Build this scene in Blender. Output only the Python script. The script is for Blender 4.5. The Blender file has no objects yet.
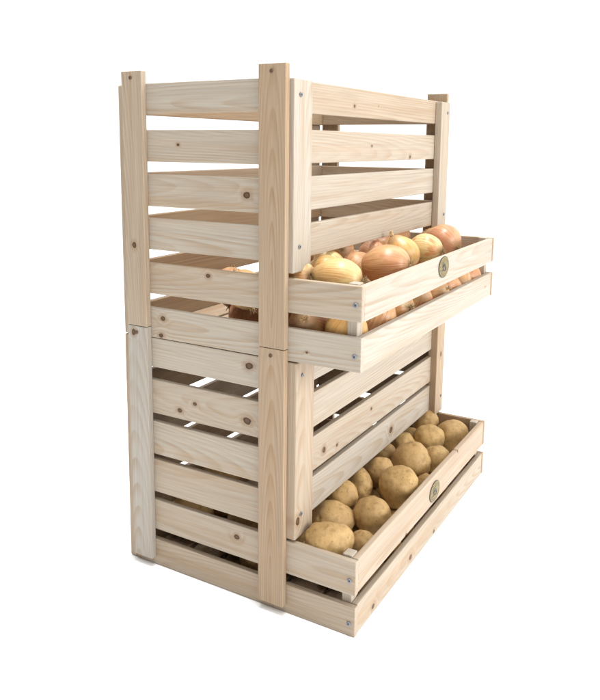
import bpy, bmesh, math, random
from mathutils import Vector, Matrix, noise

S = 0.64                       # model unit -> metres
sc = bpy.context.scene
col = sc.collection
rnd = random.Random(11)

# ------------------------------------------------------------------ helpers
def W3(x, y, z):               # x across the front, y towards the viewer, z up
    return Vector((x * S, -y * S, z * S))

def link(o, parent=None):
    col.objects.link(o)
    if parent is not None:
        o.parent = parent
        o.matrix_parent_inverse = Matrix.Identity(4)
    return o

def tag(o, label=None, cat=None, group=None, kind=None):
    if label: o['label'] = label
    if cat: o['category'] = cat
    if group: o['group'] = group
    if kind: o['kind'] = kind
    return o

def empty(name, loc):
    o = bpy.data.objects.new(name, None)
    o.empty_display_size = 0.05
    o.location = loc
    col.objects.link(o)
    return o

# ------------------------------------------------------------------ node helper
class NT:
    def __init__(s, name):
        s.m = bpy.data.materials.new(name); s.m.use_nodes = True
        s.t = s.m.node_tree; s.n = s.t.nodes; s.b = s.n['Principled BSDF']
    def link(s, a, b): s.t.links.new(a, b)
    def node(s, ty, **k):
        n = s.n.new(ty)
        for a, v in k.items(): setattr(n, a, v)
        return n
    def put(s, sock, v):
        if isinstance(v, bpy.types.NodeSocket): s.link(v, sock)
        elif v is not None: sock.default_value = v
    def math(s, op, a, b=None, c=None, clamp=False):
        n = s.node('ShaderNodeMath', operation=op); n.use_clamp = clamp
        s.put(n.inputs[0], a); s.put(n.inputs[1], b); s.put(n.inputs[2], c)
        return n.outputs[0]
    def vmath(s, op, a, b=None, out=0):
        n = s.node('ShaderNodeVectorMath', operation=op)
        s.put(n.inputs[0], a); s.put(n.inputs[1], b)
        return n.outputs[out]
    def noise(s, v, scale=1., detail=2., rough=.5, dist=0.):
        n = s.node('ShaderNodeTexNoise'); s.put(n.inputs['Vector'], v)
        n.inputs['Scale'].default_value = scale; n.inputs['Detail'].default_value = detail
        n.inputs['Roughness'].default_value = rough; n.inputs['Distortion'].default_value = dist
        return n.outputs[0]
    def smooth(s, v, a, b, lo=0., hi=1.):
        n = s.node('ShaderNodeMapRange', interpolation_type='SMOOTHSTEP')
        s.put(n.inputs['Value'], v)
        for k, x in (('From Min', a), ('From Max', b), ('To Min', lo), ('To Max', hi)): s.put(n.inputs[k], x)
        return n.outputs[0]
    def mix(s, f, a, b, mode='MIX'):
        n = s.node('ShaderNodeMix', data_type='RGBA', blend_type=mode)
        s.put(n.inputs[0], f)
        for i, v in ((6, a), (7, b)):
            if isinstance(v, tuple): v = (*v, 1.) if len(v) == 3 else v
            s.put(n.inputs[i], v)
        return n.outputs[2]
    def ramp(s, v, stops):
        n = s.node('ShaderNodeValToRGB'); e = n.color_ramp.elements
        while len(e) < len(stops): e.new(.5)
        for k, (p, c) in zip(e, stops): k.position = p; k.color = (*c, 1.)
        s.put(n.inputs[0], v)
        return n.outputs[0]
    def attr(s, name, out='Fac'):
        n = s.node('ShaderNodeAttribute', attribute_type='OBJECT', attribute_name=name)
        return n.outputs[out]
    def bump(s, h, dist, strength=1.):
        n = s.node('ShaderNodeBump'); n.inputs['Strength'].default_value = strength
        n.inputs['Distance'].default_value = dist; s.put(n.inputs['Height'], h)
        s.link(n.outputs[0], s.b.inputs['Normal'])

# ------------------------------------------------------------------ materials
def wood_material():
    M = NT('planed_softwood')
    obj = M.node('ShaderNodeTexCoord').outputs['Object']
    seed = M.attr('seed'); tone = M.attr('tone')
    sv = M.node('ShaderNodeCombineXYZ')
    for i, k in enumerate((17.3, 9.1, 23.7)): M.put(sv.inputs[i], M.math('MULTIPLY', seed, k))
    p = M.vmath('ADD', obj, sv.outputs[0])
    sep = M.node('ShaderNodeSeparateXYZ'); M.link(obj, sep.inputs[0])
    x, y, z = sep.outputs
    # pith axis of the log, off to one side of the board, tilted and wandering
    long = M.vmath('MULTIPLY', p, (2.2, 9., 9.))
    w1 = M.math('SUBTRACT', M.noise(long, 1., 2.), .5)
    w2 = M.math('SUBTRACT', M.noise(M.vmath('MULTIPLY', p, (7., 30., 30.)), 1., 2.), .5)
    fr1 = M.math('FRACT', M.math('MULTIPLY', seed, 3.713))
    fr2 = M.math('FRACT', M.math('MULTIPLY', seed, 7.331))
    fr3 = M.math('FRACT', M.math('MULTIPLY', seed, 5.177))
    py = M.math('ADD', y, M.math('MULTIPLY_ADD', fr1, .05, .012))
    pz = M.math('ADD', z, M.math('MULTIPLY_ADD', fr2, .07, -.035))
    py = M.math('ADD', py, M.math('MULTIPLY', x, M.math('MULTIPLY_ADD', fr3, .16, -.08)))
    r = M.math('SQRT', M.math('ADD', M.math('MULTIPLY', py, py), M.math('MULTIPLY', pz, pz)))
    r = M.math('ADD', r, M.math('MULTIPLY', w1, .011))
    r = M.math('ADD', r, M.math('MULTIPLY', w2, .0022))
    dk_all = None; halo_all = None
    for name in ('knot_a', 'knot_b', 'knot_c'):
        kv = M.attr(name, 'Vector')
        ks = M.node('ShaderNodeSeparateXYZ'); M.link(kv, ks.inputs[0])
        kx, kz, kr = ks.outputs
        rr = M.math('MAXIMUM', kr, .00001)
        wob = M.math('MULTIPLY_ADD', M.noise(M.vmath('MULTIPLY', p, (120., 120., 120.)), 1., 1.), .7, .65)
        dx = M.math('MULTIPLY', M.math('SUBTRACT', x, kx), .78)
        dz = M.math('SUBTRACT', z, kz)
        d = M.math('SQRT', M.math('ADD', M.math('MULTIPLY', dx, dx), M.math('MULTIPLY', dz, dz)))
        dd = M.math('DIVIDE', M.math('MULTIPLY', d, wob), rr)
        far = M.math('DIVIDE', d, M.math('MULTIPLY', rr, 2.6))
        g = M.math('EXPONENT', M.math('MULTIPLY', M.math('MULTIPLY', far, far), -1.))
        r = M.math('ADD', r, M.math('MULTIPLY', M.math('MULTIPLY', g, kr), 1.5))
        dk_all = dd if dk_all is None else M.math('MINIMUM', dk_all, dd)
    ring = M.math('FRACT', M.math('MULTIPLY', r, 310.))
    late = M.math('MULTIPLY', M.smooth(ring, .25, .88), M.smooth(ring, .9, .99, 1., 0.))
    vary = M.noise(M.vmath('MULTIPLY', p, (3., 45., 45.)), 1., 2.)
    late = M.math('MULTIPLY', late, M.smooth(vary, .3, .72, .12, .85))
    fib = M.noise(M.vmath('MULTIPLY', p, (9., 520., 520.)), 1., 3., .6)
    streak = M.noise(M.vmath('MULTIPLY', p, (2.4, 60., 60.)), 1., 3., .55)
    blot = M.noise(M.vmath('MULTIPLY', p, (5., 22., 22.)), 1., 2.)
    c = M.mix(M.math('MULTIPLY', late, .64), (.424, .376, .312), (.312, .212, .120))
    c = M.mix(M.smooth(streak, .47, .74, 0., .55), c, (.372, .256, .152))
    c = M.mix(M.smooth(blot, .45, .8, 0., .45), c, (.370, .308, .238))
    fibc = M.smooth(fib, .25, .75, .87, 1.06)
    cc = M.node('ShaderNodeCombineColor')
    for i in range(3): M.link(fibc, cc.inputs[i])
    c = M.mix(1., c, cc.outputs[0], 'MULTIPLY')
    # warm / pinkish heartwood tint per board; on back slats it adds bounced-light warmth
    c = M.mix(M.math('MULTIPLY', tone, 1., clamp=True), c, M.mix(1., c, (.86, .70, .54), 'MULTIPLY'))
    c = M.mix(M.math('MULTIPLY', tone, -1., clamp=True), c, M.mix(1., c, (.88, .93, 1.02), 'MULTIPLY'))
    # knots
    halo = M.smooth(dk_all, .9, 2.8, .55, 0.)
    c = M.mix(halo, c, (.25, .145, .07))
    kn = M.smooth(dk_all, .85, 1.12, 1., 0.)
    core = M.mix(M.smooth(dk_all, .35, .95), (.115, .06, .03), (.03, .015, .008))
    c = M.mix(kn, c, core)
    M.link(c, M.b.inputs['Base Color'])
    M.b.inputs['Roughness'].default_value = .58
    M.b.inputs['Specular IOR Level'].default_value = .28
    h = M.math('ADD', M.math('MULTIPLY', fib, .6), M.math('MULTIPLY', late, .4))
    M.bump(h, .0004, .5)
    return M.m

def potato_material():
    M = NT('potato_skin')
    obj = M.node('ShaderNodeTexCoord').outputs['Object']
    seed = M.attr('seed')
    sv = M.node('ShaderNodeCombineXYZ')
    for i, k in enumerate((7.3, 3.1, 5.7)): M.put(sv.inputs[i], M.math('MULTIPLY', seed, k))
    p = M.vmath('ADD', obj, sv.outputs[0])
    big = M.noise(p, 38., 3., .6)
    mid = M.noise(p, 150., 3., .65)
    fine = M.noise(p, 700., 2., .6)
    fr = M.math('FRACT', M.math('MULTIPLY', seed, 4.37))
    a = M.mix(fr, (.51, .335, .13), (.475, .305, .128))
    c = M.mix(M.smooth(big, .38, .70), a, (.42, .265, .105))
    c = M.mix(M.smooth(mid, .48, .70, 0., .55), c, (.29, .175, .075))
    c = M.mix(M.smooth(mid, .46, .22, 0., .35), c, (.60, .44, .235))
    c = M.mix(M.smooth(fine, .55, .8, 0., .3), c, (.35, .22, .11))
    vo = M.node('ShaderNodeTexVoronoi'); M.link(p, vo.inputs['Vector']); vo.inputs['Scale'].default_value = 165.
    dots = M.smooth(vo.outputs['Distance'], .10, .22, .75, 0.)
    sepc = M.node('ShaderNodeSeparateColor'); M.link(vo.outputs['Color'], sepc.inputs[0])
    dots = M.math('MULTIPLY', dots, M.math('GREATER_THAN', sepc.outputs[0], .55))
    c = M.mix(dots, c, (.20, .115, .05))
    eye = M.node('ShaderNodeAttribute', attribute_type='GEOMETRY', attribute_name='eye').outputs['Fac']
    c = M.mix(M.math('MULTIPLY', eye, .62, clamp=True), c, (.26, .145, .06))
    M.link(c, M.b.inputs['Base Color'])
    M.b.inputs['Roughness'].default_value = .55
    M.b.inputs['Specular IOR Level'].default_value = .3
    h = M.math('ADD', M.math('MULTIPLY', mid, .7), M.math('MULTIPLY', fine, .35))
    h = M.math('SUBTRACT', h, M.math('MULTIPLY', dots, .5))
    M.bump(h, .0014, .5)
    return M.m

def onion_material():
    M = NT('onion_skin')
    obj = M.node('ShaderNodeTexCoord').outputs['Object']
    seed = M.attr('seed'); skin = M.attr('skin', 'Color'); under = M.attr('under', 'Color')
    sep = M.node('ShaderNodeSeparateXYZ'); M.link(obj, sep.inputs[0])
    x, y, z = sep.outputs
    ang = M.math('ARCTAN2', y, x)
    wob = M.math('SUBTRACT', M.noise(obj, 22., 2.), .5)
    ang = M.math('ADD', ang, M.math('MULTIPLY', wob, .25))
    cv = M.node('ShaderNodeCombineXYZ')
    M.link(M.math('COSINE', ang), cv.inputs[0]); M.link(M.math('SINE', ang), cv.inputs[1])
    M.link(M.math('MULTIPLY_ADD', z, .9, M.math('MULTIPLY', seed, 3.7)), cv.inputs[2])
    v = cv.outputs[0]
    line = M.noise(v, 17., 3., .6)
    fine = M.noise(v, 52., 2., .5)
    patch = M.noise(M.vmath('ADD', obj, M.vmath('MULTIPLY', v, (.02, .02, .02))), 24., 3., .55)
    c = M.mix(M.smooth(patch, .47, .58, 0., .85), skin, under)
    dark = M.mix(1., c, (.66, .50, .40), 'MULTIPLY')
    c = M.mix(M.smooth(line, .50, .66, 0., .75), c, dark)
    c = M.mix(M.smooth(fine, .52, .68, 0., .5), c, dark)
    light = M.mix(.4, c, (.74, .54, .31))
    c = M.mix(M.smooth(line, .44, .30, 0., .55), c, light)
    # dry ends
    L = M.math('ABSOLUTE', z)
    ends = M.smooth(M.math('DIVIDE', L, M.math('MAXIMUM', M.attr('half'), .001)), .80, 1.02)
    c = M.mix(M.math('MULTIPLY', ends, .7), c, (.34, .22, .11))
    M.link(c, M.b.inputs['Base Color'])
    M.b.inputs['Roughness'].default_value = .32
    M.b.inputs['Specular IOR Level'].default_value = .42
    M.b.inputs['Subsurface Weight'].default_value = .0
    h = M.math('ADD', M.math('MULTIPLY', line, .7), M.math('MULTIPLY', patch, .5))
    M.bump(h, .0012, .45)
    return M.m

def plain(name, c, rough=.5, metal=0., scale=60., var=.15):
    M = NT(name)
    obj = M.node('ShaderNodeTexCoord').outputs['Object']
    n = M.noise(obj, scale, 3.)
    M.link(M.mix(M.smooth(n, .3, .7), tuple(k * (1 - var) for k in c), tuple(min(1, k * (1 + var)) for k in c)), M.b.inputs['Base Color'])
    M.b.inputs['Roughness'].default_value = rough; M.b.inputs['Metallic'].default_value = metal
    return M.m

WOOD = wood_material(); POTATO = potato_material(); ONION = onion_material()
ZINC = plain('zinc_screw', (.20, .215, .24), .45, .6)
SOCKET = plain('screw_recess', (.03, .035, .045), .6, .3)
HOLE = plain('dark_hole', (.10, .055, .03), .8)
ROOT = plain('dry_root', (.36, .25, .13), .8, 0, 300., .4)
HUSK = plain('dry_husk', (.50, .34, .17), .7, 0, 300., .35)
GOLD = plain('badge_gold', (.200, .148, .055), .6, .0, 700., .25)
INK = plain('badge_dark_ink', (.028, .023, .012), .5, .1)
NAVY = plain('badge_navy_ink', (.022, .02, .02), .5, .1)
GREEN = plain('badge_green_ink', (.14, .15, .05), .5, .1)

# ------------------------------------------------------------------ boards
T = .014                                       # board thickness
SEED = [0]; FSEED = (5.388, 6.752)       # the two near posts are flat-sawn: arched grain
def board(name, parent, x0, x1, y0, y1, z0, z1, axis, knots=(), tone=None, bev=.0022, seed=None, label=None):
    """one plank of a crate; knots are (x, y, z, radius) points in model space"""
    if name == 'slat':
        dz = rnd.uniform(-.0014, .0014); z0 += dz * (z0 > .01); z1 += dz
    c = W3((x0 + x1) / 2, (y0 + y1) / 2, (z0 + z1) / 2)
    ex, ey, ez = Vector((1, 0, 0)), Vector((0, 1, 0)), Vector((0, 0, 1))
    dims = {'x': (x1 - x0) * S, 'y': (y1 - y0) * S, 'z': (z1 - z0) * S}
    if axis == 'x':   A = (ex, ey, ez); D = (dims['x'], dims['y'], dims['z'])
    elif axis == 'y': A = (ey, -ex, ez); D = (dims['y'], dims['x'], dims['z'])
    elif axis == 'zy': A = (ez, ex, ey); D = (dims['z'], dims['x'], dims['y'])       # upright, wide along y
    elif axis == 'zx': A = (ez, -ey, ex); D = (dims['z'], dims['y'], dims['x'])      # upright, wide along x
    elif axis == 'xf': A = (ex, -ez, ey); D = (dims['x'], dims['z'], dims['y'])      # lying flat
    bm = bmesh.new()
    bmesh.ops.create_cube(bm, size=1.)
    for v in bm.verts: v.co = Vector((v.co.x * D[0], v.co.y * D[1], v.co.z * D[2]))
    bmesh.ops.bevel(bm, geom=list(bm.edges), offset=bev * S * rnd.uniform(.7, 1.3), segments=2, affect='EDGES', profile=.6)
    # a hair of warp so that no two planks are quite alike
    ph = rnd.uniform(0, 6.28); am = rnd.uniform(.0001, .0004)
    for v in bm.verts: v.co.y += am * math.sin(v.co.x * 6 + ph)
    me = bpy.data.meshes.new(name); bm.to_mesh(me); bm.free()
    me.materials.append(WOOD)
    for p in me.polygons: p.use_smooth = False
    o = bpy.data.objects.new(name, me)
    R = Matrix((A[0], A[1], A[2])).transposed().to_4x4()
    ji = (Matrix.Rotation(rnd.uniform(-.006, .006), 4, 'X') @ Matrix.Rotation(rnd.uniform(-.0016, .0016), 4, 'Y'))
    base = parent.location if parent.type == 'EMPTY' else Vector()
    o.matrix_basis = Matrix.Translation(c - base) @ R @ ji
    link(o, parent)
    SEED[0] += 1
    o['seed'] = float(seed if seed is not None else (SEED[0] * .6180339 + .137) % 1 * 9 + .3)
    o['tone'] = float(tone if tone is not None else max(-.3, rnd.gauss(.25, .3)))
    Rt = R.to_3x3().transposed()
    kk = []
    for kx, ky, kz, kr in knots:
        q = Rt @ (W3(kx, ky, kz) - c); kk.append((q.x, q.z, kr * S * .74))
    if not knots and rnd.random() < .12:
        kk.append((rnd.uniform(-.45, .45) * D[0], rnd.uniform(-.35, .35) * D[2], rnd.uniform(.0012, .0026)))
    for n, k in zip(('knot_a', 'knot_b', 'knot_c'), kk): o[n] = [float(v) for v in k]
    if label: o['label'] = label
    return o

def add_cyl(bm, c, n, r, h, mat, seg=20):
    """short cylinder with a rounded rim along the unit vector n"""
    n = n.normalized(); u = n.orthogonal().normalized(); w = n.cross(u)
    rings = [(r, 0.), (r, h * .55), (r * .86, h), ]
    prev = None
    for rr, hh in rings:
        ring = [bm.verts.new(c + n * hh + (u * math.cos(a) + w * math.sin(a)) * rr) for a in [k * 2 * math.pi / seg for k in range(seg)]]
        if prev:
            for k in range(seg):
                f = bm.faces.new((prev[k], prev[(k + 1) % seg], ring[(k + 1) % seg], ring[k])); f.material_index = mat
        prev = ring
    f = bm.faces.new(prev); f.material_index = mat

def screw(brd, x, y, z, n, r=.0050, dark=False):
    """screw head on a board, at a model-space point on its face with outward normal n (world)"""
    n = Vector(n).normalized(); bm = bmesh.new()
    add_cyl(bm, Vector(), n, r * S, .0013, 0)
    u = n.orthogonal().normalized(); w = n.cross(u); c = n * .00135
    for a, b in ((u, w), (w, u)):              # cross recess
        L, q = r * S * .55, r * S * .16
        f = bm.faces.new([bm.verts.new(c + a * sx * L + b * sy * q) for sx, sy in ((-1, -1), (1, -1), (1, 1), (-1, 1))])
        f.material_index = 1; c = c + n * .00008
    bmesh.ops.recalc_face_normals(bm, faces=bm.faces)
    me = bpy.data.meshes.new('screw'); bm.to_mesh(me); bm.free()
    me.materials.append(HOLE if dark else ZINC); me.materials.append(HOLE if dark else SOCKET)
    o = bpy.data.objects.new('screw', me)
    root = brd.parent
    wp = W3(x, y, z) + n * .00035
    mw = Matrix.Translation(root.location) @ brd.matrix_basis
    o.matrix_basis = mw.inverted() @ Matrix.Translation(wp)
    link(o, brd)
    return o

def badge(brd, x, y, z):
    """oval metal badge: gold face, dark rim and ring, small swirl emblem"""
    a, b = .0375 * S, .0270 * S
    bm = bmesh.new(); seg = 56
    def ell(k, h): return [bm.verts.new((a * k * math.cos(t), -h, b * k * math.sin(t))) for t in [i * 2 * math.pi / seg for i in range(seg)]]
    def band(r0, r1, mat):
        for k in range(seg):
            f = bm.faces.new((r0[k], r0[(k + 1) % seg], r1[(k + 1) % seg], r1[k])); f.material_index = mat
    e0 = ell(1., 0.); e1 = ell(1., .0004); e2 = ell(.945, .0009); e3 = ell(.925, .0007); e4 = ell(.62, .0007); e5 = ell(.595, .0008)
    band(e0, e1, 1); band(e1, e2, 1); band(e2, e3, 1); band(e3, e4, 0); band(e4, e5, 1)
    f = bm.faces.new(e5); f.material_index = 0
    def stroke(pts, w, mat, h=.0011):
        P = [Vector((px * a, -h, pz * b)) for px, pz in pts]
        L = []; R = []
        for i, q in enumerate(P):
            d = (P[min(i + 1, len(P) - 1)] - P[max(i - 1, 0)]).normalized()
            nn = Vector((d.z, 0, -d.x)) * w * a * (1 - .35 * abs(2 * i / (len(P) - 1) - 1))
            L.append(bm.verts.new(q + nn)); R.append(bm.verts.new(q - nn))
        for i in range(len(P) - 1):
            f = bm.faces.new((L[i], L[i + 1], R[i + 1], R[i])); f.material_index = mat
    # curled emblem: an S curl, a crossing leaf and a green arch above
    stroke([(.30 * math.cos(t) - .05, .30 * math.sin(t) - .05) for t in [k * .30 - .6 for k in range(13)]], .055, 2)
    stroke([(.38 - .15 * k / 3, -.32 + .19 * k - .03 * k * k) for k in range(5)], .06, 2, .0012)
    stroke([(-.42 + .17 * k, -.30 + .05 * math.sin(k * 1.4)) for k in range(6)], .05, 2, .0013)
    stroke([(-.10 + .12 * math.cos(t), -.02 + .16 * math.sin(t)) for t in [k * .5 for k in range(10)]], .05, 2, .0014)
    stroke([(.40 * math.cos(t), .16 + .26 * math.sin(t)) for t in [.4 + k * .23 for k in range(11)]], .05, 3, .0015)
    # the small worn marks that run round the rim like lettering
    for k in range(26):
        t = k * 2 * math.pi / 26 + .05
        if abs(math.sin(t)) < .13: continue
        ct, st = math.cos(t), math.sin(t); q = rnd.uniform(.05, .09)
        stroke([(ct * (.76 - q), st * (.76 - q)), (ct * .76 + rnd.uniform(-.02, .02), st * .76), (ct * (.76 + q), st * (.76 + q))], .018, 1, .0010)
    bmesh.ops.recalc_face_normals(bm, faces=bm.faces)
    me = bpy.data.meshes.new('badge'); bm.to_mesh(me); bm.free()
    for m in (GOLD, INK, NAVY, GREEN): me.materials.append(m)
    o = bpy.data.objects.new('badge', me)
    mw = Matrix.Translation(brd.parent.location) @ brd.matrix_basis
    o.matrix_basis = mw.inverted() @ Matrix.Translation(W3(x, y, z) + Vector((0, -.0005, 0)))
    link(o, brd)

# ------------------------------------------------------------------ crates
WD = .937; P = .622; YS = .466
UP = dict(t=(1.152, 1.0518, .9533, .8544, .7489, .6454), b=(1.086, .9816, .881, .7825, .6769, .5752), base=.5742, post=(.6018, 1.179))
LO = dict(t=(.5736, .4729, .3697, .273, .1712, .0679), b=(.5027, .3911, .2876, .1907, .0951, 0.001), base=.001, post=(.021, .6006))

def crate(spec, label, which):
    up = which == 'u'
    root = empty('vegetable_crate', W3(WD / 2, .3, spec['base']))
    tag(root, label, 'wooden crate', 'stacked wooden crates')
    fy = 0. if up else .010                   # the lower front panel sits a little further out
    side_k = {('u', 2): [(0, .172, 1.019, .004)], ('u', 3): [(0, .353, .917, .0085)],
              ('u', 5): [(0, .250, .760, .0058), (0, .250, .736, .0058)],
              ('u', 6): [(0, .120, .624, .0075), (0, .113, .583, .0065), (0, .50, .60, .003)],
              ('l', 1): [(0, .358, .549, .0100)],
              ('l', 2): [(0, .165, .411, .0070), (0, .209, .435, .0055), (0, .352, .424, .0105)],
              ('l', 5): [(0, .324, .142, .0075)], ('l', 4): [(0, .9, .9, .001)], ('l', 3): [(0, .9, .9, .001)],
              ('l', 6): [(0, .9, .9, .001)], ('u', 1): [(0, .9, .9, .001)], ('u', 4): [(0, .9, .9, .001)]}
    for i in range(6):
        z0, z1 = spec['b'][i], spec['t'][i]
        y1 = P if i >= 4 else YS + fy - .034
        b = board('slat', root, 0, T, .034, y1, z0, z1, 'y', side_k.get((which, i + 1), ()), tone={('u', 4): .35, ('l', 1): .3, ('l', 3): .3, ('l', 4): .3, ('l', 5): .45, ('u', 2): .2}.get((which, i), rnd.uniform(-.15, .2)))
        if i >= 4:
            zc = {('u', 4): .712, ('u', 5): .608, ('l', 4): .127, ('l', 5): .029}[(which, i)]
            screw(b, 0, .6085, zc, (-1, 0, 0))
        b = board('slat', root, WD - T, WD, .034, y1, z0, z1, 'y', tone=rnd.uniform(.4, 1.))
        if i >= 4: screw(b, WD, .6085, (z0 + z1) / 2, (1, 0, 0))
        board('slat', root, 0, WD, .020, .034, z0, z1, 'x', tone=rnd.uniform(.5, 1.2))  # back slats toned deeper: golden tan of indirect light put into the colour
    # front slats
    fk = {('u', 0): [(.313, 0, 1.112, .005), (.45, 0, 1.118, .002)], ('u', 1): [(.416, 0, 1.020, .004), (.673, 0, .991, .0062)],
          ('l', 2): [(.167, 0, .318, .0085), (.234, 0, .306, .0050), (.432, 0, .336, .005)], ('l', 3): [(.571, 0, .23, .0110)],
          ('u', 2): [(.1, 0, .905, .002)], ('u', 3): [(.9, 0, .9, .0001)]}
    for i in range(4):
        z0, z1 = spec['b'][i], spec['t'][i]
        board('slat', root, 0.001, WD - .001, YS + fy - .034, YS + fy - .020, z0, z1, 'x', fk.get((which, i), ()),
              tone=(.55 if up and i == 0 else rnd.uniform(-.1, .35)))
    # posts outside the side panels
    for x0, x1, s in ((-.0165, -.0005, -1), (WD + .0005, WD + .0165, 1)):
        for y0, y1 in ((.026, .0845), (.392, .4555)):
            k = ()
            if s < 0 and y0 < .1: k = [(0, .053, .791, .0075)] if up else [(0, .044, .585, .0075)]
            if s < 0 and y0 > .1: k = [(0, .9, .3, .0001)]
            pz0, pz1 = spec['post']
            b = board('corner_post', root, x0, x1, y0, y1, pz0, pz1, 'zy', k, tone=((.85 if y0 > .1 else (.5 if up else -.6)) if s < 0 else .8), bev=.0016, seed=(FSEED[0 if up else 1] if s < 0 and y0 > .1 else None))
            xs = x0 if s < 0 else x1
            screw(b, xs, (y0 + y1) / 2 - .001, pz1 - .0145, (s, 0, 0), .0042, True)
            if up is False: pass
    # upright stiles on the front and on the back
    zb = (spec['t'][4] + .012) if up else .176
    fr = ((0., .074, 0.), (WD - .072, WD, 0.)) if up else ((0., .078, 0.), (WD - .058, WD + .012, 0.))
    for n, (x0, x1, _) in enumerate(fr):
        k = [(x0 + .03, 0, .9, .0001)]
        if not up: k = [(.012, 0, .217, .0100)] if n == 0 else [(.915, 0, .370, .0085)]
        b = board('stile', root, x0, x1, YS - .0198, YS + fy, zb, spec['t'][0] - .001, 'zx', k, tone=((-.1 if up else .55) if n == 0 else (.3 if up else .9)), bev=.003)
        xs = x0 + .024 if n == 0 else x1 + .012 - .0
        for z in (spec['t'][0] - .032, zb + .053): screw(b, x0 + (.024 if n == 0 else .05), YS + fy, z, (0, -1, 0), .0046)
    for x0, x1 in ((0., .072), (WD - .072, WD)):
        b = board('stile', root, x0, x1, 0., .0198, spec['base'] - (0 if up else .0), spec['t'][0] - .001, 'zx', [(x0, 0, 5, .0001)], tone=.4, bev=.003)
        for z in (spec['t'][0] - .032, spec['base'] + .05): screw(b, x0 + .036, 0, z, (0, 1, 0), .0055)
    # tray: front boards between the side slats, corner blocks behind them
    tk = {'u4': [(.9, 0, .5, .0001)], 'u5': [(.9, 0, .3, .0001)], 'l4': [(.284, 0, .097, .0055), (.666, 0, .168, .0045)],
          'l5': [(.097, 0, .017, .0075), (.320, 0, .021, .0085), (.487, 0, .010, .0060)]}
    for i in (4, 5):
        b = board('tray_board', root, T + .0006, WD - T - .0006, P - T - .0012, P - .0012, spec['b'][i], spec['t'][i], 'x', tk[which + str(i)], tone=(-.05 if up else (.5 if i == 4 else .35)))
        if i == 4:
            badge(b, .478, P - .0012, .7235 if up else .1275)
    for x0, x1 in ((T + .0004, T + .026), (WD - T - .026, WD - T - .0004)):
        board('corner_block', root, x0, x1, P - T - .024, P - T - .0018, spec['base'] + .004, spec['t'][4] + .003, 'zx', [(x0, 0, 5, .0001)], tone=.1)
    # floor boards
    n = 6; pit = (.604 - .036) / n
    for k in range(n):
        y0 = .036 + k * pit
        board('floor_board', root, T + .0006, WD - T - .0006, y0, y0 + pit - .013, spec['base'] + .0015, spec['base'] + .0135, 'xf', tone=.6)
    return root

LOWER = crate(LO, 'lower pine slatted crate standing on the floor, holding potatoes in its front tray', 'l')
UPPER = crate(UP, 'upper pine slatted crate stacked on the other, holding onions in its front tray', 'u')

# ------------------------------------------------------------------ potatoes
def potato_mesh(seed):
    r = random.Random(seed); bm = bmesh.new()
    bmesh.ops.create_icosphere(bm, subdivisions=5, radius=1.)
    off = Vector((r.uniform(0, 50), r.uniform(0, 50), r.uniform(0, 50)))
    eyes = []
    for k in range(r.randint(6, 9)):
        d = Vector((r.gauss(0, 1), r.gauss(0, 1), r.gauss(0, 1))).normalized(); eyes.append((d, r.uniform(.10, .17)))
    lay = bm.verts.layers.float.new('eye')
    tx = r.uniform(-.12, .12); pinch = r.uniform(.0, .14)
    for v in bm.verts:
        d = v.co.normalized(); f = 1 + .13 * noise.noise(d * 1.1 + off) + .05 * noise.noise(d * 2.6 + off) + .008 * noise.noise(d * 7 + off)
        f *= 1 - pinch * max(0, d.x) ** 2
        e = 0.
        for q, s in eyes:
            a = math.acos(max(-1, min(1, d.dot(q))))
            if a < s * 2.4:
                g = math.exp(-(a / (s * .55)) ** 2); f -= .040 * g
                f += .016 * math.exp(-((a - s * 1.15) / (s * .45)) ** 2)
                e = max(e, math.exp(-(a / (s * .42)) ** 2))
        v.co = d * f; v.co.z += tx * d.x * d.x
        v[lay] = e
    me = bpy.data.meshes.new('potato'); bm.to_mesh(me); bm.free()
    me.materials.append(POTATO)
    for p in me.polygons: p.use_smooth = True
    return me
PM = [potato_mesh(40 + k) for k in range(9)]

HX = Vector((.505, -.863, .009)); HY = Vector((.853, .498, -.157)); HZ = Vector((.131, .087, .988))   # axes of the long potatoes
ROTB = Matrix((HX, HY, HZ)).transposed()
def potato(c, rx, rz, ry, tilt, mesh, label, group='potatoes heaped in the lower crate', spin=0.):
    o = bpy.data.objects.new('potato', PM[mesh % len(PM)])
    R = ROTB @ Matrix.Rotation(-math.radians(tilt), 3, 'Y') @ Matrix.Rotation(spin, 3, 'X')
    o.matrix_basis = Matrix.Translation(W3(*c)) @ R.to_4x4() @ Matrix.Diagonal((rx * S, ry * S, rz * S, 1))
    link(o); tag(o, label, 'potato', group)
    o['seed'] = rnd.uniform(0, 9)
    # the texture lives in object space of a unit mesh: bake the scale into a per-object copy
    me = o.data.copy(); me.transform(Matrix.Diagonal((rx * S, ry * S, rz * S, 1))); o.data = me
    o.matrix_basis = Matrix.Translation(W3(*c)) @ R.to_4x4()
    return o

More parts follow.
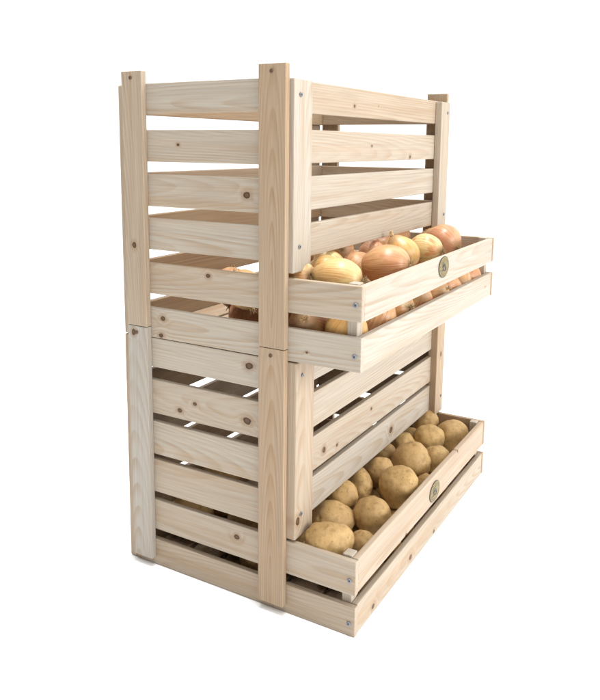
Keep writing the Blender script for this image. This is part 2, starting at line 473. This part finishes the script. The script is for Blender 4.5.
POT = [  # centre, half width, half height, tilt of the long axis, mesh, label
 (.0607,.5300,.1610, .0560,.0440,  -8, 0, 'large oval yellow potato at the near left corner of the lower tray'),
 (.2011,.4626,.1331, .0540,.0405,  -6, 1, 'oval brown potato just behind the large one at the near tray corner'),
 (.2572,.5450,.1381, .0500,.0465,  -4, 2, 'round speckled potato touching the tray front, second large one from the near corner'),
 (.1475,.5700,.1240, .0310,.0340, -30, 3, 'small potato wedged low between the near corner potato and the tray front'),
 (.2790,.4500,.1544, .0425,.0400, -35, 4, 'pinkish potato poking out under the lowest slat, behind the round speckled one'),
 (.3846,.4500,.1430, .0368,.0473,  10, 5, 'tall shadowed potato half under the lowest slat beside the pinkish one'),
 (.4683,.4700,.1482, .0380,.0420, -20, 6, 'greenish brown potato with one dark eye, left of the big round pair'),
 (.4148,.5500,.1460, .0545,.0535, -20, 7, 'big round potato left of the oval badge, nearer of the big pair'),
 (.5718,.5200,.1475, .0560,.0580, -40, 8, 'big potato above the oval badge, farther of the big pair'),
 (.5875,.4300,.1463, .0402,.0345, -40, 0, 'potato half hidden under the lowest slat behind the big pair'),
 (.7077,.4400,.1357, .0391,.0345, -15, 1, 'dull potato low beside the oval one, close under the lowest slat'),
 (.8000,.4250,.1150, .0400,.0380, -50, 2, 'narrow glimpse of a potato between the slat and the oval potato'),
 (.7650,.5000,.1440, .0510,.0385,  12, 3, 'oval golden potato with clear eyes lying across the far part of the tray'),
 (.6713,.5600,.1234, .0430,.0450, -20, 4, 'deep brown potato sunk against the tray front below the oval golden one'),
 (.8780,.4510,.1534, .0450,.0360,  10, 5, 'potato at the foot of the far stile, highest in the tray'),
 (.8700,.5405,.1214, .0530,.0535, -25, 6, 'round golden potato with a dark bud in the far corner of the tray'),
 (.3507,.5040,.1060, .0300,.0300,   0, 7, 'small dark potato deep in the gap between three large ones'),
 (.5271,.5770,.1150, .0260,.0330, -30, 8, 'sliver of a potato squeezed behind the tray board beside the big pair'),
]
POT += [(.2650,.0950,.0640, .0500,.0480, 10, 4, 'brown potato at the back of the lower crate, resting on its floor boards'),
 (.2450,.1120,.1500, .0480,.0440, -10, 6, 'brown potato on top of two others at the back of the lower crate'),
 (.0780,.3000,.1420, .0480,.0430, 12, 1, 'shadowed potato high against the side slats of the lower crate'),
 (.1250,.5200,.0580, .0430,.0420, 12, 5, 'potato low in the near corner of the lower tray, seen in its side gap'),
 (.1400,.0920,.0740, .0580,.0520, 5, 2, 'yellow potato glimpsed through the side gap of the lower crate near the back post')]
for k, (x, y, z, a, b, tl, m, lab) in enumerate(POT):
    potato((x, y, z), a, b, (a + b) / 2 * .95, tl, m, lab, spin=(.4 * k) % 6.28)
FILLP = [(0.1211,0.2398,0.063,0.049),(0.7174,0.3411,0.0635,0.0495),(0.446,0.2035,0.0553,0.0413),(0.1419,0.4243,0.0658,0.0518),(0.2768,0.3574,0.0634,0.0494),(0.5415,0.3059,0.056,0.042),(0.2933,0.5685,0.0511,0.0371),(0.4921,0.5436,0.0609,0.0469),(0.3468,0.35,0.1114,0.0414),(0.635,0.46,0.0587,0.0447),(0.7838,0.4586,0.0615,0.0475),(0.8627,0.3072,0.0637,0.0497),(0.4397,0.4396,0.0627,0.0487),(0.7805,0.549,0.0536,0.0396),(0.5918,0.2021,0.0559,0.0419),(0.6654,0.2325,0.0528,0.0388),(0.6226,0.2974,0.0582,0.0442),(0.3872,0.2869,0.0581,0.0441),(0.1667,0.2705,0.0906,0.0366),(0.8144,0.2235,0.0571,0.0431),(0.6152,0.3696,0.0996,0.0456),(0.1524,0.3504,0.1217,0.0437),(0.2336,0.5049,0.0558,0.0418),(0.7803,0.3077,0.1066,0.0366),(0.0793,0.338,0.0649,0.0509),(0.5354,0.4527,0.0516,0.0376),(0.4382,0.346,0.0937,0.0477),(0.691,0.5136,0.052,0.038),(0.3335,0.2314,0.0912,0.0452),(0.5766,0.516,0.0523,0.0383),(0.3824,0.5611,0.0581,0.0441),(0.5117,0.4142,0.1075,0.0375),(0.2211,0.2479,0.0522,0.0382),(0.2553,0.2896,0.1086,0.0386),(0.4844,0.2672,0.0934,0.0394),(0.3361,0.4305,0.0618,0.0478),(0.0975,0.4184,0.1387,0.0367),(0.3121,0.5074,0.0833,0.0373),(0.6513,0.4882,0.131,0.037),(0.6275,0.5654,0.0604,0.0384),(0.8745,0.4778,0.0552,0.0412),(0.2337,0.3704,0.1301,0.0361),(0.5195,0.3408,0.1231,0.0371),(0.2327,0.4288,0.0532,0.0392)]
for k, (x, y, z, r) in enumerate(FILLP):
    potato((x, y, z), r, r * .93, r * .95, rnd.uniform(-40, 40), k, 'potato buried in the shadowed heap behind and under the tray potatoes', 'buried potatoes of the heap', rnd.uniform(0, 6))

# ------------------------------------------------------------------ onions
def onion_body(seed):
    r = random.Random(seed); bm = bmesh.new(); nu, nv = 64, 40
    off = r.uniform(0, 50); rows = []
    for j in range(1, nv):
        t = -math.pi / 2 + math.pi * j / nv                 # root end (-z) to neck (+z)
        z = math.sin(t); rad = math.cos(t) ** .92
        zz = z
        if z > .55:
            k = (z - .55) / .45; zz = z + .22 * k ** 3; rad = rad * (1 - .10 * k) + .045 * k
        if z < -.8:
            k = (-z - .8) / .2; zz = z + .05 * k * k
        row = []
        for i in range(nu):
            a = 2 * math.pi * i / nu
            q = 1 + .022 * math.cos(2 * a + off) + .014 * math.cos(3 * a + off * 1.7) + .008 * noise.noise(Vector((math.cos(a) * 5, math.sin(a) * 5, off))) + .03 * noise.noise(Vector((math.cos(a) * rad * 1.2, math.sin(a) * rad * 1.2, zz * 1.2 + off)))
            row.append(bm.verts.new((rad * q * math.cos(a), rad * q * math.sin(a), zz)))
        rows.append(row)
    for j in range(len(rows) - 1):
        for i in range(nu):
            bm.faces.new((rows[j][i], rows[j][(i + 1) % nu], rows[j + 1][(i + 1) % nu], rows[j + 1][i]))
    bm.faces.new(rows[0][::-1]); bm.faces.new(rows[-1])
    me = bpy.data.meshes.new('onion'); bm.to_mesh(me); bm.free()
    me.materials.append(ONION)
    for p in me.polygons: p.use_smooth = True
    return me
def strand(bm, pts, w0, w1, seg=5):
    prev = None
    for k, q in enumerate(pts):
        d = (pts[min(k + 1, len(pts) - 1)] - pts[max(k - 1, 0)]).normalized(); u = d.orthogonal().normalized(); w = d.cross(u)
        ww = w0 + (w1 - w0) * k / (len(pts) - 1)
        ring = [bm.verts.new(q + (u * math.cos(a) + w * math.sin(a)) * ww) for a in [i * 2 * math.pi / seg for i in range(seg)]]
        if prev:
            for i in range(seg): bm.faces.new((prev[i], prev[(i + 1) % seg], ring[(i + 1) % seg], ring[i]))
        prev = ring
    bm.faces.new(prev)
def root_mesh(seed, half, rad):
    r = random.Random(seed); bm = bmesh.new()
    for k in range(34):
        a = r.uniform(0, 6.28); q = r.uniform(0, .10) * rad
        p = Vector((q * math.cos(a), q * math.sin(a), -half * 1.0)); d = Vector((math.cos(a) * r.uniform(.2, .9), math.sin(a) * r.uniform(.2, .9), -r.uniform(.4, 1.))).normalized()
        pts = [p.copy()]
        for s in range(5):
            d = (d + Vector((r.gauss(0, .33), r.gauss(0, .33), r.gauss(.05, .25)))).normalized(); p = p + d * r.uniform(.0012, .0026); pts.append(p.copy())
        strand(bm, pts, .00042, .00014, 4)
    me = bpy.data.meshes.new('root_tuft'); bm.to_mesh(me); bm.free(); me.materials.append(ROOT)
    return me
def neck_mesh(seed, half, rad):
    r = random.Random(seed); bm = bmesh.new()
    for k in range(9):                                       # twisted dry leaves of the neck
        a = k * .70 + r.uniform(-.2, .2); q = .055 * rad
        p = Vector((q * math.cos(a), q * math.sin(a), half * 1.12)); pts = [p.copy()]
        d = Vector((-math.sin(a) * .3, math.cos(a) * .3, 1)).normalized()
        for s in range(5):
            d = (d + Vector((r.gauss(0, .2), r.gauss(0, .2), 0))).normalized(); p = p + d * r.uniform(.0016, .0034); pts.append(p.copy())
        strand(bm, pts, .0014, .0004, 5)
    me = bpy.data.meshes.new('neck'); bm.to_mesh(me); bm.free(); me.materials.append(HUSK)
    for p in me.polygons: p.use_smooth = True
    return me
OM = [onion_body(70 + k) for k in range(6)]
COPPER = ((.48, .235, .110), (.54, .31, .145)); RED = ((.45, .215, .11), (.51, .28, .145)); PALE = ((.60, .43, .185), (.56, .33, .125))
GOLDEN = ((.56, .32, .11), (.58, .38, .15)); PINK = ((.50, .265, .125), (.56, .34, .16)); TWO = ((.52, .26, .10), (.62, .51, .25))
def onion(c, R_, L_, root_dir, mesh, skin, label, group='onions heaped in the upper crate', ends=True):
    me = OM[mesh % len(OM)].copy(); me.transform(Matrix.Diagonal((R_ * S, R_ * S, L_ * S, 1)))
    o = bpy.data.objects.new('onion', me)
    q = Vector((-root_dir[0], -root_dir[1], -root_dir[2])).to_track_quat('Z', 'Y')
    o.matrix_basis = Matrix.Translation(W3(*c)) @ q.to_matrix().to_4x4() @ Matrix.Rotation(rnd.uniform(0, 6.28), 4, 'Z')
    link(o); tag(o, label, 'onion', group)
    o['seed'] = rnd.uniform(0, 9); o['skin'] = [*skin[0], 1.]; o['under'] = [*skin[1], 1.]; o['half'] = L_ * S
    if ends:
        n = bpy.data.objects.new('root_tuft', root_mesh(mesh + 5, L_ * S, R_ * S)); link(n, o)
        n = bpy.data.objects.new('neck', neck_mesh(mesh + 9, L_ * S, R_ * S)); link(n, o)
    return o
ON = [  # centre, radius, half length, direction of the root end (world), mesh, skin, label
 (.0790,.5300,.7470, .0410,.0520, (.22,-.97,-.02), 0, PALE, 'pale yellow onion lying in the near left corner of the upper tray'),
 (.3225,.5350,.7420, .0500,.0570, (.10,-.98,.10), 1, COPPER, 'big copper red onion with fine streaks in the middle of the upper tray'),
 (.5080,.5000,.7430, .0430,.0440, (.2,-.5,-.85), 2, GOLDEN, 'golden onion tucked right behind the big copper red one'),
 (.5920,.5320,.7480, .0410,.0460, (-.10,-.97,-.05), 3, TWO, 'greenish copper onion whose root end points at the oval badge'),
 (.7424,.5300,.7520, .0500,.0480, (-.2,-.95,-.30), 4, RED, 'smooth reddish brown onion farthest along the upper tray'),
 (.2268,.4300,.7400, .0390,.0400, (.2,-.4,-.8), 5, TWO, 'dull greenish onion behind the pale yellow one, under the slat'),
 (.3180,.4588,.7307, .0370,.0370, (-.8,.3,-.5), 0, PINK, 'smaller pinkish brown onion left of the big copper red one'),
 (.4700,.4300,.7393, .0380,.0360, (-.75,-.6,.2), 1, RED, 'dark red onion in the shade under the slat behind the big copper one'),
 (.0620,.4450,.7420, .0370,.0370, (-.3,-.9,.25), 2, TWO, 'onion with dry roots showing under the near stile'),
 (.5851,.4100,.7440, .0350,.0340, (-.6,-.6,-.4), 3, COPPER, 'half hidden onion in the shade under the far end of the slat'),
]
ON += [
 (.1300,.2200,.6900, .0430,.0440, (.5,.3,.8), 4, COPPER, 'onion whose top shows in the side gap of the upper crate, nearer the back post'),
 (.0640,.3000,.7020, .0430,.0430, (.3,.6,.7), 0, GOLDEN, 'onion whose top shows in the side gap of the upper crate, nearer the front post'),
 (.2650,.3720,.7500, .0420,.0430, (.7,.6,-.3), 1, COPPER, 'shaded onion under the front slat, straight above the pale yellow onion'),
 (.3700,.3800,.7600, .0400,.0400, (-.75,-.6,.1), 2, PINK, 'shaded onion under the front slat with its root end towards the near stile'),
 (.6300,.3650,.7640, .0430,.0430, (.7,.6,-.3), 3, RED, 'shaded onion deep behind the golden one, under the front slat'),
 (.7450,.3850,.7560, .0400,.0400, (.7,.6,.3), 5, COPPER, 'shaded onion deep behind the greenish copper one, under the front slat'),
]
for x, y, z, R_, L_, d, m, sk, lab in ON: onion((x, y, z), R_, L_, d, m, sk, lab)
LOW = [(.215,.556,.050,.047,(-.3,.4,-.9),PINK,'onion behind the near end of the gap between the upper tray boards'),
 (.335,.552,.050,.047,(-.25,-.95,.25),TWO,'onion showing dry roots in the gap between the upper tray boards'),
 (.452,.556,.050,.046,(.5,.6,-.6),COPPER,'onion in the tray gap just right of the one showing roots'),
 (.565,.556,.050,.046,(.2,.9,-.3),PINK,'onion in the tray gap straight below the oval badge'),
 (.675,.556,.050,.046,(-.4,.8,.3),COPPER,'onion in the tray gap, third from its far end'),
 (.780,.556,.050,.046,(.6,.7,.2),PINK,'onion in the tray gap, second from its far end'),
 (.870,.558,.049,.045,(.1,.9,.4),COPPER,'onion at the far end of the gap between the upper tray boards'),
 (.068,.556,.052,.046,(.2,.3,-.93),GOLDEN,'golden onion in the side gap of the upper tray, nearer the tray corner'),
 (.066,.468,.052,.044,(.8,.3,-.5),COPPER,'brown onion in the side gap of the upper tray, nearer the corner post')]
for k, (x, y, z, r, d, sk, lab) in enumerate(LOW): onion((x, y, .574 + z + .012), r, r * 1.02, d, k + 2, sk, lab)
FILLO = [(0.5837,0.4341,0.6387,0.0507),(0.8049,0.4044,0.6337,0.0457),(0.2399,0.3165,0.6388,0.0508),(0.2363,0.4598,0.6268,0.0388),(0.3021,0.2504,0.6315,0.0435),(0.7243,0.3297,0.6346,0.0466),(0.3136,0.3997,0.6383,0.0503),(0.8648,0.3138,0.6338,0.0458),(0.6965,0.444,0.6273,0.0393),(0.7615,0.4317,0.7088,0.0488),(0.7799,0.2768,0.6697,0.0417),(0.6622,0.3386,0.6904,0.0384),(0.1189,0.2726,0.6308,0.0428),(0.5468,0.3202,0.6261,0.0381),(0.1417,0.3888,0.6266,0.0386),(0.629,0.3072,0.6286,0.0406),(0.4984,0.4181,0.6651,0.0451),(0.671,0.439,0.7042,0.0442),(0.1012,0.4036,0.6964,0.0414),(0.4285,0.2515,0.6321,0.0441),(0.5036,0.2853,0.6751,0.0391),(0.0794,0.3475,0.6577,0.0457),(0.877,0.4247,0.6677,0.0397),(0.3814,0.3125,0.678,0.05),(0.1787,0.438,0.6677,0.0397),(0.8518,0.455,0.7336,0.0416),(0.422,0.3842,0.6283,0.0403),(0.8292,0.3642,0.6985,0.0385),(0.5507,0.3557,0.6913,0.0393),(0.2678,0.3678,0.7101,0.0421),(0.6772,0.2515,0.6551,0.0431),(0.1476,0.3377,0.7017,0.0417),(0.5745,0.2587,0.6629,0.0429),(0.1862,0.2451,0.6603,0.0403),(0.4118,0.4561,0.6518,0.0398),(0.6489,0.3796,0.6276,0.0396),(0.1611,0.4573,0.7389,0.0389),(0.4629,0.3219,0.6264,0.0384)]
SK = [COPPER, RED, PINK, GOLDEN, TWO]
def clear(x, y, z, r, placed): return all((Vector((x, y, z)) - Vector(q[:3])).length > .78 * (r + q[3]) for q in placed)
FILLO = [q for q in FILLO if clear(*q, [(a[0], a[1], a[2], min(a[3], a[4])) for a in ON])]
for k, (x, y, z, r) in enumerate(FILLO):
    v = Vector((rnd.gauss(0, 1), rnd.gauss(0, 1), rnd.gauss(0, 1))).normalized()
    onion((x, y, z), r, r * 1.0, v, k, SK[k % 5], 'onion buried in the shaded heap behind and under the tray onions', 'buried onions of the heap', ends=False)

# ------------------------------------------------------------------ floor, light, camera
bm = bmesh.new(); bmesh.ops.create_grid(bm, x_segments=2, y_segments=2, size=12)
me = bpy.data.meshes.new('floor'); bm.to_mesh(me); bm.free()
fl = bpy.data.objects.new('floor', me); col.objects.link(fl); fl['kind'] = 'structure'
me.materials.append(plain('white_studio_floor', (.97, .97, .97), .9, 0, 2., .01))

w = bpy.data.worlds.new('World'); sc.world = w; w.use_nodes = True
nt = w.node_tree; bg = nt.nodes['Background']
# a white studio: bright backdrop side to the right and behind, left dimmed to darken the crate side, zenith raised to whiten the floor
def wn(op, a, b):
    n = nt.nodes.new('ShaderNodeMath'); n.operation = op
    for i, v in enumerate((a, b)):
        if isinstance(v, (int, float)): n.inputs[i].default_value = v
        else: nt.links.new(v, n.inputs[i])
    return n.outputs[0]
def wramp(v, a, b, lo, hi):
    n = nt.nodes.new('ShaderNodeMapRange'); n.interpolation_type = 'SMOOTHSTEP'
    nt.links.new(v, n.inputs[0])
    for k, x in zip((1, 2, 3, 4), (a, b, lo, hi)): n.inputs[k].default_value = x
    return n.outputs[0]
tc = nt.nodes.new('ShaderNodeTexCoord'); sx = nt.nodes.new('ShaderNodeSeparateXYZ'); nt.links.new(tc.outputs['Generated'], sx.inputs[0])
across = wn('ADD', wn('MULTIPLY', sx.outputs[0], .97), wn('MULTIPLY', sx.outputs[1], -.24))
lev = wn('MULTIPLY', wramp(across, -.60, -.06, .12, 1.4), wramp(sx.outputs[2], .3, .9, 1., 1.5))
nt.links.new(lev, bg.inputs[1]); bg.inputs[0].default_value = (1, .997, .99, 1)

def area(name, loc, target, size, power, colr):
    l = bpy.data.lights.new(name, 'AREA'); l.shape = 'SQUARE'; l.size = size; l.energy = power; l.color = colr
    o = bpy.data.objects.new(name, l); col.objects.link(o); o.location = loc
    o.rotation_euler = (Vector(target) - Vector(loc)).to_track_quat('-Z', 'Y').to_euler()
area('softbox_front', (.10, -3.3, 1.25), (.3, -.2, .35), 1.3, 66, (.97, .985, 1.))
area('added_fill_top', (.05, -.35, 4.0), (.05, -.35, 0), .9, 150, (1, .995, .985))  # added overhead lamp, whitens the floor and washes out contact shadows
area('added_fill_left', (-1.3, -.9, 2.7), (-.35, -.25, 0),   .8, 15, (1, .995, .985))  # extra lamp put in to lift the floor shadow left of the crates

f, cx, cy = 740.2028, 293.9474, 262.8299
cam = bpy.data.cameras.new('camera'); co = bpy.data.objects.new('camera', cam); col.objects.link(co)
R2 = Vector((.50505176, -.86304629, .0085918)); U2 = Vector((.13134868, .08669594, .98753802)); F = Vector((.8530359, .49762929, -.15714592))
mw = Matrix((R2, U2, -F)).transposed().to_4x4(); mw.translation = Vector((-1.2854, -1.2175, 1.0208)) * S
co.matrix_world = mw
cam.sensor_fit = 'HORIZONTAL'; cam.sensor_width = 36; cam.lens = f / 600 * 36
cam.shift_x = (300 - cx) / 600; cam.shift_y = -(350 - cy) / 600
cam.clip_start = .01; cam.clip_end = 200
sc.camera = co
sc.view_settings.view_transform = 'Standard'; sc.view_settings.look = 'None'
sc.view_settings.exposure = 0; sc.view_settings.gamma = 1
sc.render.engine = 'CYCLES'
sc.cycles.max_bounces = 8; sc.cycles.diffuse_bounces = 5
sc.cycles.use_denoising = True
